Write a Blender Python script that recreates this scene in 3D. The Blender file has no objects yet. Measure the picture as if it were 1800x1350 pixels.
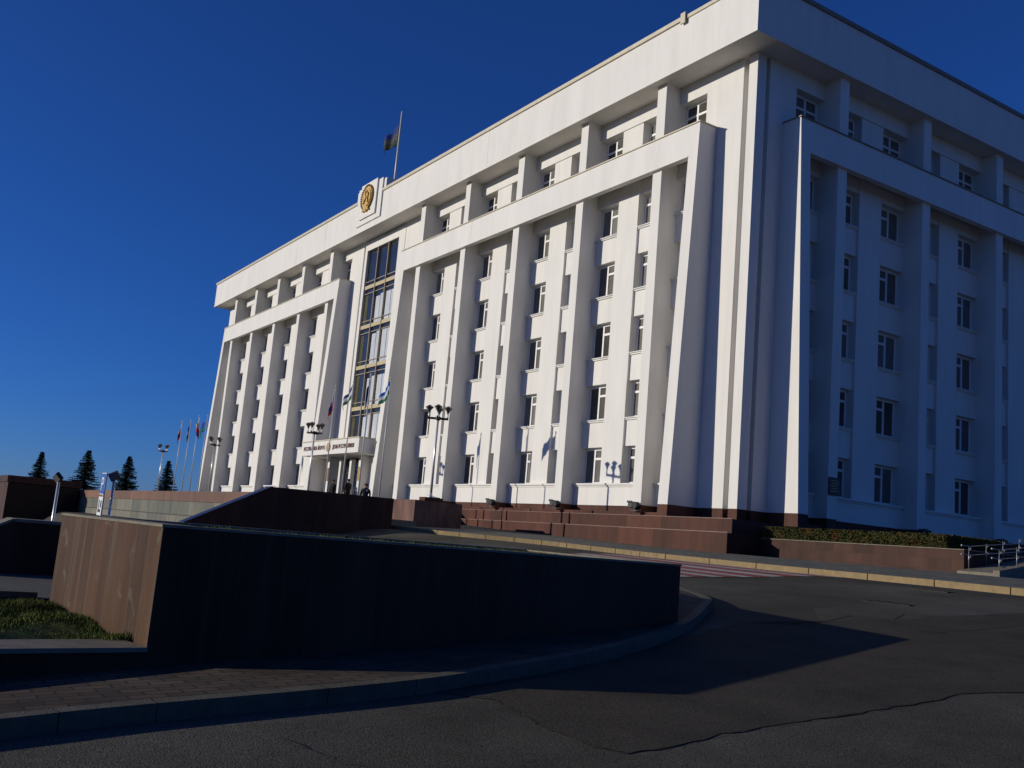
import bpy, bmesh, math, random
from mathutils import Vector, Matrix
random.seed(7)
R = math.radians
scene = bpy.context.scene
col = scene.collection

# ------------------------------------------------------------------ camera
# world axes: X along the sunlit front (to its right end), Y into the building, Z up, eye height = 0
CX, CY = 28.5155, -29.4585
def camera():
    yaw, pit, rol = -1.0013, 0.1594, -0.0851
    f = Vector((math.cos(pit)*math.sin(yaw), math.cos(pit)*math.cos(yaw), math.sin(pit)))
    r = Vector((math.cos(yaw), -math.sin(yaw), 0)); d = f.cross(r)
    r2 = math.cos(rol)*r + math.sin(rol)*d; d2 = -math.sin(rol)*r + math.cos(rol)*d
    cd = bpy.data.cameras.new('camera'); cam = bpy.data.objects.new('camera', cd); col.objects.link(cam)
    m = Matrix((r2, -d2, -f)).transposed().to_4x4(); m.translation = Vector((CX, CY, 0))
    cam.matrix_world = m
    cd.sensor_fit = 'HORIZONTAL'; cd.sensor_width = 36; cd.lens = 1737.0/1800*36
    cd.clip_start = .1; cd.clip_end = 8000
    scene.camera = cam
camera()

# ------------------------------------------------------------------ light
SUN = Vector((.56, 1.0, -.265)).normalized()          # the way sunlight travels
EL = math.asin(-SUN.z)
w = bpy.data.worlds.new('World'); scene.world = w; w.use_nodes = True
nt = w.node_tree; nt.nodes.clear()
sky = nt.nodes.new('ShaderNodeTexSky'); sky.sky_type = 'NISHITA'; sky.sun_disc = False
sky.sun_elevation = EL; sky.sun_rotation = math.atan2(-SUN.x, -SUN.y)
sky.altitude = 1500; sky.air_density = 1.0; sky.dust_density = .6; sky.ozone_density = 10
bg = nt.nodes.new('ShaderNodeBackground'); bg.inputs[1].default_value = .082
wo = nt.nodes.new('ShaderNodeOutputWorld')
tint = nt.nodes.new('ShaderNodeMix'); tint.data_type = 'RGBA'; tint.blend_type = 'MULTIPLY'; tint.inputs[0].default_value = 1
tint.inputs[7].default_value = (1.0, .92, 1.15, 1)             # white balance of the clear sky
nt.links.new(sky.outputs[0], tint.inputs[6]); nt.links.new(tint.outputs[2], bg.inputs[0]); nt.links.new(bg.outputs[0], wo.inputs[0])
sl = bpy.data.lights.new('sun', 'SUN'); sl.energy = 3.6; sl.angle = R(.53); sl.color = (1, .93, .79)
so = bpy.data.objects.new('sun', sl); col.objects.link(so)
so.rotation_euler = SUN.to_track_quat('-Z', 'Y').to_euler(); so.location = (-40, -80, 60)
scene.view_settings.view_transform = 'Standard'; scene.view_settings.look = 'None'
scene.view_settings.exposure = 0; scene.view_settings.gamma = 1
scene.cycles.max_bounces = 6

# ------------------------------------------------------------------ materials
def mat(name, base, rough=.6, spec=.4, metal=0, var=.12, scale=2.0, bump=0, bscale=40, stretch=None, col2=None, c2scale=1.0, c2lo=.45, c2hi=.6, speck=0):
    m = bpy.data.materials.new(name); m.use_nodes = True; t = m.node_tree; b = t.nodes['Principled BSDF']
    b.inputs['Roughness'].default_value = rough; b.inputs['Metallic'].default_value = metal
    b.inputs['Specular IOR Level'].default_value = spec
    co = t.nodes.new('ShaderNodeTexCoord'); src = co.outputs['Object']
    if stretch:
        mp = t.nodes.new('ShaderNodeMapping'); mp.inputs['Scale'].default_value = stretch
        t.links.new(src, mp.inputs[0]); src2 = mp.outputs[0]
    else: src2 = src
    n = t.nodes.new('ShaderNodeTexNoise'); n.inputs['Scale'].default_value = scale; n.inputs['Detail'].default_value = 6
    n.inputs['Roughness'].default_value = .65
    t.links.new(src2, n.inputs['Vector'])
    rm = t.nodes.new('ShaderNodeMapRange'); rm.inputs[1].default_value = .3; rm.inputs[2].default_value = .7
    rm.inputs[3].default_value = 1-var; rm.inputs[4].default_value = 1+var
    t.links.new(n.outputs[0], rm.inputs[0])
    mx = t.nodes.new('ShaderNodeMix'); mx.data_type = 'RGBA'; mx.blend_type = 'MULTIPLY'; mx.inputs[0].default_value = 1
    mx.inputs[6].default_value = (*base, 1)
    if col2:
        n2 = t.nodes.new('ShaderNodeTexNoise'); n2.inputs['Scale'].default_value = c2scale; n2.inputs['Detail'].default_value = 5
        t.links.new(src, n2.inputs['Vector'])
        r2 = t.nodes.new('ShaderNodeMapRange'); r2.inputs[1].default_value = c2lo; r2.inputs[2].default_value = c2hi
        t.links.new(n2.outputs[0], r2.inputs[0])
        m2 = t.nodes.new('ShaderNodeMix'); m2.data_type = 'RGBA'
        m2.inputs[6].default_value = (*base, 1); m2.inputs[7].default_value = (*col2, 1)
        t.links.new(r2.outputs[0], m2.inputs[0]); t.links.new(m2.outputs[2], mx.inputs[6])
    cb = t.nodes.new('ShaderNodeCombineColor')
    for i in range(3): t.links.new(rm.outputs[0], cb.inputs[i])
    t.links.new(cb.outputs[0], mx.inputs[7]); t.links.new(mx.outputs[2], b.inputs['Base Color'])
    if speck:
        n3 = t.nodes.new('ShaderNodeTexNoise'); n3.inputs['Scale'].default_value = 55; n3.inputs['Detail'].default_value = 3
        t.links.new(src, n3.inputs['Vector'])
        r3 = t.nodes.new('ShaderNodeMapRange'); r3.inputs[1].default_value = .35; r3.inputs[2].default_value = .68; r3.inputs[3].default_value = 1-speck; r3.inputs[4].default_value = 1+speck
        t.links.new(n3.outputs[0], r3.inputs[0]); c3 = t.nodes.new('ShaderNodeCombineColor')
        for i in range(3): t.links.new(r3.outputs[0], c3.inputs[i])
        m3 = t.nodes.new('ShaderNodeMix'); m3.data_type = 'RGBA'; m3.blend_type = 'MULTIPLY'; m3.inputs[0].default_value = 1
        t.links.new(mx.outputs[2], m3.inputs[6]); t.links.new(c3.outputs[0], m3.inputs[7]); t.links.new(m3.outputs[2], b.inputs['Base Color'])
    if bump:
        nb = t.nodes.new('ShaderNodeTexNoise'); nb.inputs['Scale'].default_value = bscale; nb.inputs['Detail'].default_value = 4
        t.links.new(src, nb.inputs['Vector'])
        bp_ = t.nodes.new('ShaderNodeBump'); bp_.inputs['Strength'].default_value = bump; bp_.inputs['Distance'].default_value = .02
        t.links.new(nb.outputs[0], bp_.inputs['Height']); t.links.new(bp_.outputs[0], b.inputs['Normal'])
    return m

def slab_mat(name, base, joint, axis, bw, bh, rough=.35, var=.3, offset=0, mortar=.006, streak=None, spec=.1, blotch=None):
    """stone slabs or pavers: brick joints in the plane given by axis ('xz','yz','xy'), streaky stone"""
    rough = max(rough, .6)
    m = mat(name, base, rough, min(spec, .1), var=var, scale=1.3, stretch=(1.5, 1.5, .35) if 'z' in axis else None)
    t = m.node_tree; b = t.nodes['Principled BSDF']
    old = b.inputs['Base Color'].links[0].from_socket
    co = t.nodes.new('ShaderNodeTexCoord'); sp = t.nodes.new('ShaderNodeSeparateXYZ'); cb = t.nodes.new('ShaderNodeCombineXYZ')
    t.links.new(co.outputs['Object'], sp.inputs[0])
    for i, a in enumerate(axis): t.links.new(sp.outputs['xyz'.index(a)], cb.inputs[i])
    br = t.nodes.new('ShaderNodeTexBrick'); t.links.new(cb.outputs[0], br.inputs['Vector'])
    br.inputs['Scale'].default_value = 1; br.inputs['Brick Width'].default_value = bw; br.inputs['Row Height'].default_value = bh
    br.inputs['Mortar Size'].default_value = mortar; br.offset = offset; br.inputs['Mortar Smooth'].default_value = .2
    br.inputs['Color1'].default_value = (.74, .78, .8, 1); br.inputs['Color2'].default_value = (1.2, 1.15, 1.1, 1); br.inputs['Mortar'].default_value = (.95, .95, .95, 1)
    mx = t.nodes.new('ShaderNodeMix'); mx.data_type = 'RGBA'; mx.blend_type = 'MULTIPLY'; mx.inputs[0].default_value = 1
    t.links.new(old, mx.inputs[6]); t.links.new(br.outputs[0], mx.inputs[7])
    m2 = t.nodes.new('ShaderNodeMix'); m2.data_type = 'RGBA'
    t.links.new(br.outputs[1], m2.inputs[0]); t.links.new(mx.outputs[2], m2.inputs[6]); m2.inputs[7].default_value = (*joint, 1)
    last = m2.outputs[2]
    if streak:                       # lime runs down the stone
        mp = t.nodes.new('ShaderNodeMapping'); mp.inputs['Scale'].default_value = (5, 5, .25)
        t.links.new(co.outputs['Object'], mp.inputs[0])
        n = t.nodes.new('ShaderNodeTexNoise'); n.inputs['Scale'].default_value = 1.6; n.inputs['Detail'].default_value = 4
        t.links.new(mp.outputs[0], n.inputs['Vector'])
        rr = t.nodes.new('ShaderNodeMapRange'); rr.inputs[1].default_value = .56; rr.inputs[2].default_value = .72; rr.inputs[4].default_value = .55
        t.links.new(n.outputs[0], rr.inputs[0])
        m3 = t.nodes.new('ShaderNodeMix'); m3.data_type = 'RGBA'; t.links.new(rr.outputs[0], m3.inputs[0])
        t.links.new(last, m3.inputs[6]); m3.inputs[7].default_value = (*streak, 1); last = m3.outputs[2]
    if blotch:                        # paler irregular blotches
        n = t.nodes.new('ShaderNodeTexNoise'); n.inputs['Scale'].default_value = 2.6; n.inputs['Detail'].default_value = 6; n.inputs['Distortion'].default_value = .8
        mp = t.nodes.new('ShaderNodeMapping'); mp.inputs['Scale'].default_value = (1, 1, 1.7); t.links.new(co.outputs['Object'], mp.inputs[0]); t.links.new(mp.outputs[0], n.inputs['Vector'])
        rr = t.nodes.new('ShaderNodeMapRange'); rr.inputs[1].default_value = .6; rr.inputs[2].default_value = .74; rr.inputs[4].default_value = .6
        t.links.new(n.outputs[0], rr.inputs[0]); m3 = t.nodes.new('ShaderNodeMix'); m3.data_type = 'RGBA'
        t.links.new(rr.outputs[0], m3.inputs[0]); t.links.new(last, m3.inputs[6]); m3.inputs[7].default_value = (*blotch, 1); last = m3.outputs[2]
    t.links.new(last, b.inputs['Base Color'])
    return m

WHITE = mat('white_facade_paint', (.70, .68, .64), .75, .25, var=.06, scale=.8, bump=.12, bscale=14, stretch=(1.6, 1.6, .3))
WHITE2 = mat('white_window_plastic', (.78, .77, .75), .4, .4, var=.03)
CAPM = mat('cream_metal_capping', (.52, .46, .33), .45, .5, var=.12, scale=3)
t_ = WHITE.node_tree; b_ = t_.nodes['Principled BSDF']; o_s = b_.inputs['Base Color'].links[0].from_socket
co_ = t_.nodes.new('ShaderNodeTexCoord'); mp_ = t_.nodes.new('ShaderNodeMapping'); mp_.inputs['Scale'].default_value = (2.2, 2.2, .07)
n_s = t_.nodes.new('ShaderNodeTexNoise'); n_s.inputs['Scale'].default_value = 1.1; n_s.inputs['Detail'].default_value = 8; n_s.inputs['Roughness'].default_value = .7
r_s = t_.nodes.new('ShaderNodeMapRange'); r_s.inputs[1].default_value = .56; r_s.inputs[2].default_value = .8; r_s.inputs[3].default_value = 0; r_s.inputs[4].default_value = .36
m_s = t_.nodes.new('ShaderNodeMix'); m_s.data_type = 'RGBA'; m_s.inputs[7].default_value = (.50, .465, .40, 1)
t_.links.new(co_.outputs['Object'], mp_.inputs[0]); t_.links.new(mp_.outputs[0], n_s.inputs['Vector']); t_.links.new(n_s.outputs[0], r_s.inputs[0])
t_.links.new(r_s.outputs[0], m_s.inputs[0]); t_.links.new(o_s, m_s.inputs[6]); t_.links.new(m_s.outputs[2], b_.inputs['Base Color'])
SHADECAP = mat('shaded_brown_capping', (.22, .17, .12), .5, .4, var=.2, scale=4)  # darker copy of the cream capping, shade of the side put into its colour
ROOM = mat('dark_room_interior', (.05, .048, .045), .9, .1)
GLASS = mat('window_glass', (.155, .147, .13), .14, .25, var=.35, scale=.35)
GLASSV = [GLASS, mat('window_glass_dark', (.085, .08, .072), .12, .25, var=.4, scale=.4), mat('window_glass_blinds', (.17, .165, .155), .2, .4, var=.25, scale=1.5, stretch=(6, 6, .4)), mat('window_glass_grey', (.13, .128, .122), .14, .25, var=.5, scale=.3)]
GLASSB = mat('blue_tinted_glass', (.026, .030, .042), .06, .5, var=.3, scale=.5)
CURT = mat('pale_curtain', (.50, .53, .57), .9, .1, var=.3, scale=1.2, stretch=(9, 9, .4))
OLIVE = mat('olive_strip', (.085, .08, .045), .9, .1, var=.2, scale=2)
GOLD = mat('gilded_metal', (.52, .34, .10), .38, .6, metal=.55, var=.3, scale=6)
GOLDP = mat('brass_letter_plate', (.32, .21, .07), .45, .5, metal=.4, var=.4, scale=9, stretch=(1, 1, 6))
YBEAM = mat('cream_spandrel', (.46, .385, .235), .6, .3, var=.08)
BRONZE = mat('bronze_mullion', (.30, .25, .19), .45, .4, var=.1)
DARKM = mat('dark_metal', (.02, .021, .024), .5, .4, var=.2)
LAMPG = mat('smoky_lamp_lid', (.11, .095, .085), .3, .5, var=.15)
CHROME = mat('bright_steel', (.66, .66, .66), .3, .5, metal=.35, var=.08)
RAILM = mat('dull_steel_rail', (.30, .30, .31), .35, .5, metal=.6, var=.1)
POLE = mat('pale_grey_pole_paint', (.55, .54, .52), .35, .5, var=.08)
LETTER = mat('brown_red_letters', (.15, .055, .035), .5, .4)
REDX = slab_mat('red_granite_front', (.088, .037, .026), (.035, .017, .013), 'xz', 1.1, 9, .32, .22)
LIP = mat('lit_step_edge', (.19, .115, .09), .5, .3, var=.3, scale=7)  # paler colour paints the lit line along the step edges
REDY = slab_mat('red_granite_side', (.088, .037, .026), (.035, .017, .013), 'yz', 1.1, 9, .3, .22)
REDP = slab_mat('red_granite_planter', (.062, .030, .022), (.045, .024, .018), 'xz', .82, .34, .35, .25, offset=.5, mortar=.008)
REDLIT = slab_mat('brown_granite_end', (.068, .034, .017), (.09, .058, .036), 'xz', .36, 9, .45, .34, mortar=.010, streak=(.11, .085, .06), blotch=(.15, .135, .105))
DARKG = slab_mat('brown_granite_long', (.062, .031, .020), (.066, .036, .025), 'yz', .75, 9, .45, .3, mortar=.006, streak=(.085, .05, .035))
GREYST = slab_mat('grey_granite_panels', (.17, .165, .135), (.06, .055, .045), 'xz', 2.3, 9, .6, .22, mortar=.03)
COPING = mat('pale_stone_coping', (.19, .165, .125), .7, .1, var=.25, scale=5)
REDCOP = slab_mat('red_stone_coping', (.20, .115, .085), (.08, .045, .035), 'xz', 5.2, 9, .5, .15, mortar=.02)
SLOPEM = mat('polished_bluish_top', (.028, .03, .048), .35, .5, var=.25, scale=4)  # one even dark bluish tone for the sloping top
ASPH = mat('asphalt', (.096, .089, .070), .92, .1, speck=.4, var=.25, scale=.8, bump=.5, bscale=90, col2=(.066, .058, .042), c2scale=.22, c2lo=.42, c2hi=.62)
ASPH_D = mat('asphalt_dark', (.060, .052, .038), .92, .1, speck=.4, var=.25, scale=1.0, bump=.5, bscale=90)
ASPH_L = mat('asphalt_light', (.080, .071, .053), .9, .1, speck=.4, var=.22, scale=1.2, bump=.7, bscale=120)
TAR = mat('crack_tar', (.028, .026, .023), .8, .2)
PATHM = mat('path_asphalt', (.11, .105, .095), .9, .2, var=.15, scale=2, bump=.5, bscale=70)
PAVE = slab_mat('paver_blocks', (.085, .066, .05), (.03, .026, .02), 'yx', .27, .135, .85, .35, offset=.5, mortar=.010, spec=.1)
PAVEF = slab_mat('paver_grey', (.15, .15, .125), (.08, .08, .065), 'xy', .3, .15, .85, .2, offset=.5, mortar=.01)
KERBM = mat('concrete_kerb', (.10, .09, .066), .8, .2, var=.25, scale=6, bump=.3, bscale=60)
YKERB = mat('yellow_painted_kerb', (.25, .18, .09), .75, .2, var=.2, scale=5)
PWHITE = mat('road_paint_white', (.36, .33, .29), .8, .2, var=.35, scale=7)
PRED = mat('road_paint_red', (.26, .06, .045), .8, .2, var=.35, scale=7)
IRON = mat('rusty_iron', (.02, .018, .016), .7, .3, var=.4, scale=20)
SOIL = mat('soil', (.03, .024, .016), .95, .1, var=.4, scale=8)
BARK = mat('bark', (.045, .032, .022), .9, .1, var=.3, scale=9)
NEEDLE = mat('spruce_needles', (.018, .035, .022), .8, .15, var=.45, scale=1.2)
HEDGE = mat('hedge_leaves', (.060, .062, .018), .75, .2, var=.4, scale=6, col2=(.12, .055, .018), c2scale=1.6, c2lo=.5, c2hi=.68)
GRASS = mat('grass_blades', (.10, .125, .026), .8, .15, var=.4, scale=5, col2=(.11, .085, .03), c2scale=2.0, c2lo=.55, c2hi=.75)
BLUE = mat('sign_blue', (.02, .10, .42), .4, .4, var=.05)
SIGNW = mat('sign_white', (.72, .72, .72), .45, .3, var=.05)
FBLUE = mat('flag_blue', (.012, .08, .36), .75, .2, var=.08)
FBLUE_D = mat('flag_blue_dark', (.015, .03, .16), .75, .2, var=.08)
FWHITE = mat('flag_white', (.55, .55, .55), .75, .2, var=.05)
FGREEN = mat('flag_green', (.012, .13, .06), .75, .2, var=.08)
FRED = mat('flag_red', (.55, .03, .03), .75, .2, var=.08)
SKIN = mat('skin', (.42, .24, .17), .55, .3, var=.06)
HAIR = mat('dark_hair', (.02, .015, .012), .6, .3)
BLACKC = mat('black_cloth', (.012, .012, .013), .85, .2, var=.3, scale=8)
NAVYC = mat('navy_cloth', (.014, .016, .026), .85, .2, var=.3, scale=8)
BROWNL = mat('brown_leather', (.10, .05, .028), .5, .4, var=.2)

# ------------------------------------------------------------------ helpers
class MB:
    def __init__(s): s.v = []; s.f = []; s.m = []
    def face(s, pts, mi=0):
        n = len(s.v); s.v += [tuple(p) for p in pts]; s.f.append(tuple(range(n, n+len(pts)))); s.m.append(mi)
    def poly(s, vs, fs, mi=0):
        n = len(s.v); s.v += [tuple(p) for p in vs]
        for f in fs: s.f.append(tuple(i+n for i in f)); s.m.append(mi)
    def box(s, x0, x1, y0, y1, z0, z1, mi=0, T=None):
        vs = [(x, y, z) for z in (z0, z1) for x, y in ((x0, y0), (x1, y0), (x1, y1), (x0, y1))]
        if T: vs = [T(*p) for p in vs]
        s.poly(vs, [(3, 2, 1, 0), (4, 5, 6, 7), (0, 1, 5, 4), (1, 2, 6, 5), (2, 3, 7, 6), (3, 0, 4, 7)], mi)
    def prism(s, prof, a0, a1, P, mi=0):
        """profile [(p,q)..] swept from a0 to a1; P(a,p,q)->xyz"""
        n = len(prof); vs = [P(a0, p, q) for p, q in prof] + [P(a1, p, q) for p, q in prof]
        fs = [tuple(range(n))[::-1], tuple(range(n, 2*n))] + [(i, (i+1) % n, (i+1) % n+n, i+n) for i in range(n)]
        s.poly(vs, fs, mi)
    def tube(s, p0, p1, r0, r1=None, n=10, mi=0):
        r1 = r0 if r1 is None else r1
        p0 = Vector(p0); p1 = Vector(p1); d = (p1-p0).normalized()
        a = d.orthogonal().normalized(); b = d.cross(a); vs = []
        for p, r in ((p0, r0), (p1, r1)):
            vs += [p+(a*math.cos(2*math.pi*i/n)+b*math.sin(2*math.pi*i/n))*r for i in range(n)]
        fs = [tuple(range(n))[::-1], tuple(range(n, 2*n))]+[(i, (i+1) % n, (i+1) % n+n, i+n) for i in range(n)]
        s.poly(vs, fs, mi)
    def lathe(s, c, prof, n=12, mi=0):
        """prof [(r,z)..] turned about a vertical axis through c"""
        vs = []; k = len(prof)
        for r, z in prof: vs += [(c[0]+r*math.cos(2*math.pi*i/n), c[1]+r*math.sin(2*math.pi*i/n), c[2]+z) for i in range(n)]
        fs = [tuple(range(n))[::-1], tuple(range((k-1)*n, k*n))]
        for j in range(k-1): fs += [(j*n+i, j*n+(i+1) % n, (j+1)*n+(i+1) % n, (j+1)*n+i) for i in range(n)]
        s.poly(vs, fs, mi)
    def build(s, name, mats, parent=None, smooth=False, recalc=True, bevel=0):
        me = bpy.data.meshes.new(name); me.from_pydata(s.v, [], s.f)
        if not isinstance(mats, (list, tuple)): mats = [mats]
        for m in mats: me.materials.append(m)
        me.polygons.foreach_set('material_index', s.m)
        if recalc:
            b = bmesh.new(); b.from_mesh(me); bmesh.ops.recalc_face_normals(b, faces=b.faces[:]); b.to_mesh(me); b.free()
        if smooth: me.polygons.foreach_set('use_smooth', [True]*len(me.polygons))
        o = bpy.data.objects.new(name, me); col.objects.link(o)
        if parent: o.parent = parent
        if bevel:
            bv = o.modifiers.new('bevel', 'BEVEL'); bv.width = bevel; bv.segments = 2; bv.limit_method = 'ANGLE'
        return o
def tag(o, label=None, cat=None, group=None, kind=None):
    for k, v in (('label', label), ('category', cat), ('group', group), ('kind', kind)):
        if v: o[k] = v
    return o
def empty(name, loc=(0, 0, 0), rz=0):
    o = bpy.data.objects.new(name, None); col.objects.link(o); o.location = loc; o.rotation_euler.z = rz
    o.empty_display_size = .3; return o
def copy_tree(o, parent=None):
    c = o.copy(); col.objects.link(c)
    if parent: c.parent = parent
    for ch in list(o.children): copy_tree(ch, c)
    return c
def lerp(tab, x):
    if x <= tab[0][0]: return tab[0][1]
    for (a, b), (c, d) in zip(tab, tab[1:]):
        if x <= c: return b+(d-b)*(x-a)/(c-a)
    return tab[-1][1]
def sstep(a, b, x):
    t = max(0, min(1, (x-a)/(b-a))); return t*t*(3-2*t)

# ------------------------------------------------------------------ ground
KZ = [(-24, .5), (-11.7, .36), (-9.3, .305), (-7.7, .27), (-5, .245), (-2.4, .2), (0, .14), (2.3, .095), (5, .06), (8.2, .02), (10.5, .01), (13.2, -.008), (15, -.03), (30, -.2)]
KYT = [(-11.9, -9.4), (-9.3, -9.25), (-7.7, -9.0), (-6.25, -8.5), (-5.0, -7.9), (-3.75, -7.4), (-2.4, -7.0), (0, -6.65), (2.3, -6.5), (5, -6.4), (30, -6.4)]
def KYF(X): return lerp(KYT, X)
def G(X, Y):
    x = max(-38, min(30, X-CX)); y = max(-14, min(33, Y-CY))
    z = -1.6-.015*x+.053*y-.24*sstep(-4, -9.5, X)*sstep(-8.5, -11.5, Y)
    z += (lerp(KZ, X)-.17-z)*sstep(KYF(X)-4.1, KYF(X)-.4, Y)*sstep(40, 20, X)*(Y < 8)*sstep(-26, -20, X)
    t = sstep(-18.5, -26, X-CX)*sstep(-15.5, -18.5, Y) if X-CX > -200 else 1
    t = max(t, sstep(-66, -80, X))
    return z*(1-t)+(-2.4)*t
def strip_vals(lo, hi, step, far): return far[0]+[lo+i*step for i in range(int(round((hi-lo)/step))+1)]+far[1]
xs = strip_vals(-50, 60, 1.0, ([-4000, -1500, -600, -250, -120, -90, -80, -72, -66, -58], [80, 130, 300, 900, 3000]))
ys = strip_vals(-52, 20, .5, ([-4000, -1500, -600, -250, -120, -80, -60], [40, 90, 250, 900, 3000]))
g = MB()
for y in ys:
    for x in xs: g.v.append((x, y, G(x, y)))
nx = len(xs)
for j in range(len(ys)-1):
    for i in range(nx-1): g.f.append((j*nx+i, j*nx+i+1, (j+1)*nx+i+1, (j+1)*nx+i)); g.m.append(0)
tag(g.build('road', ASPH, smooth=True), kind='structure')

# far pavement along the building and its yellow kerb
IZ = [(-24, .85), (-16, .74), (-13.6, .63), (-8.8, .517), (-2.4, .36), (1.9, .309), (6, .27), (10, .25), (30, .05)]
p = MB(); prev = None
for i in range(109):
    X = -24+i*.5
    rows = [(X, KYF(X)+.16, lerp(KZ, X)-.004), (X, -2.2, lerp(IZ, X)), (X, 2.5, lerp(IZ, X)+.02)]
    if prev:
        for a in range(2): p.face([prev[a], rows[a], rows[a+1], prev[a+1]])
    prev = rows
tag(p.build('pavement', PAVEF), kind='structure')
k = MB(); x = -11.9
while x < 30:
    L = 2.0 if x > 2 else 1.25
    n = 1 if x > 2 else 3
    for j in range(n):
        a, b = x+L*j/n+(.012 if j == 0 else 0), x+L*(j+1)/n-(.012 if j == n-1 else 0)
        za, zb, ya, yb = lerp(KZ, a), lerp(KZ, b), KYF(a), KYF(b)
        vs = [(a, ya, za-.5), (b, yb, zb-.5), (b, yb+.15, zb-.5), (a, ya+.15, za-.5), (a, ya, za), (b, yb, zb), (b, yb+.15, zb), (a, ya+.15, za)]
        k.poly(vs, [(3, 2, 1, 0), (4, 5, 6, 7), (0, 1, 5, 4), (1, 2, 6, 5), (2, 3, 7, 6), (3, 0, 4, 7)])
    x += L
tag(k.build('yellow_kerb', YKERB, bevel=.012), kind='structure')

m = MB(); m.face([(30, -16, .02), (140, -16, .02), (140, 70, .3), (30, 70, .3)])  # unseen pale ground, added to bounce warm light onto the shaded side
tag(m.build('bounce_ground', mat('pale_bounce_ground', (.22, .20, .17), .85, .1)), kind='structure')
# crossing: red and white bars
c = MB()
for i in range(12):
    y = -12.9+i*.5; e = 10.75+.6*(i/11)**2+random.uniform(-.04, .04)
    n = 14
    for j in range(n):
        a = 2.5+(e-2.5)*j/n; b = 2.5+(e-2.5)*(j+1)/n
        c.face([(a, y, G(a, y)+.012), (b, y, G(b, y)+.012), (b, y+.47, G(b, y+.47)+.012), (a, y+.47, G(a, y+.47)+.012)], i % 2)
tag(c.build('crosswalk', [PWHITE, PRED]), kind='structure')

# near pavement, kerb
def rel(x, y): return (x+CX, y+CY)
KP = [rel(*q) for q in ((-5.9, -6), (-6.55, -1.2), (-6.94, .94), (-7.06, 1.65), (-7.2, 3.2), (-7.36, 4.2), (-7.64, 5.08), (-8.0, 6.1), (-8.55, 7.3), (-9.33, 8.6), (-10.22, 9.85), (-11.25, 11.05), (-12.4, 12.3), (-13.8, 13.15), (-15.2, 13.7), (-17.5, 14.1), (-24, 14.6))]
def smooth_poly(P, n=5):
    out = []
    for i in range(len(P)-1):
        p0 = P[max(0, i-1)]; p1 = P[i]; p2 = P[i+1]; p3 = P[min(len(P)-1, i+2)]
        for j in range(n):
            t = j/n
            out.append(tuple(.5*((2*p1[a])+(-p0[a]+p2[a])*t+(2*p0[a]-5*p1[a]+4*p2[a]-p3[a])*t*t+(-p0[a]+3*p1[a]-3*p2[a]+p3[a])*t**3) for a in (0, 1)))
    return out+[P[-1]]
KPS = smooth_poly(KP)
def offset(P, d):
    o = []
    for i, q in enumerate(P):
        a = P[max(0, i-1)]; b = P[min(len(P)-1, i+1)]; t = Vector((b[0]-a[0], b[1]-a[1])).normalized()
        o.append((q[0]-t.y*d, q[1]+t.x*d))
    return o
KIN = offset(KPS, .14)
k = MB()
for i in range(len(KPS)-1):
    a, b, c2, d = KPS[i], KPS[i+1], KIN[i+1], KIN[i]
    if i % 4 == 3:                       # open joint between two kerb stones
        L_ = math.hypot(b[0]-a[0], b[1]-a[1]); f_ = 1-.006/L_
        b = (a[0]+(b[0]-a[0])*f_, a[1]+(b[1]-a[1])*f_); c2 = (d[0]+(c2[0]-d[0])*f_, d[1]+(c2[1]-d[1])*f_)
    top = [(q[0], q[1], G(*q)+.125) for q in (a, b, c2, d)]
    k.face(top); k.face([(a[0], a[1], G(*a)-.3), (b[0], b[1], G(*b)-.3), top[1], top[0]]); k.face([top[3], top[2], (c2[0], c2[1], G(*c2)-.3), (d[0], d[1], G(*d)-.3)])
tag(k.build('grey_kerb', KERBM), kind='structure')
A = Vector(rel(-8.793, 2.216)); Cc = Vector(rel(-10.005, 9.334)); Bb = Vector(rel(-12.49, 2.0)); Dd = Vector(rel(-15.0, 10.4))
wd = (Cc-A).normalized()
p = MB(); inn = []
for q in KIN:
    s = (Vector(q)-A).dot(wd); s = min(s, (Cc-A).length+.1)
    base = A+wd*s
    inn.append((base.x-.25, base.y) if s < (Cc-A).length else (Cc.x-.5-.5*max(0, -(q[0]-Cc.x)), Cc.y-.3+.15*max(0, -(q[0]-Cc.x))))
for i in range(len(KIN)-1):
    q = [KIN[i], KIN[i+1], inn[i+1], inn[i]]
    zz = [G(*KIN[i])+.118, G(*KIN[i+1])+.118, G(*KIN[i+1])+.075, G(*KIN[i])+.075]
    n = 4
    for j in range(n):
        f = [j/n, (j+1)/n]
        def ip(a, b, t, za, zb): return (a[0]+(b[0]-a[0])*t, a[1]+(b[1]-a[1])*t, za+(zb-za)*t)
        p.face([ip(q[0], q[3], f[0], zz[0], zz[3]), ip(q[1], q[2], f[0], zz[1], zz[2]), ip(q[1], q[2], f[1], zz[1], zz[2]), ip(q[0], q[3], f[1], zz[0], zz[3])])
tag(p.build('paver_pavement', PAVE), kind='structure')

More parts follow.
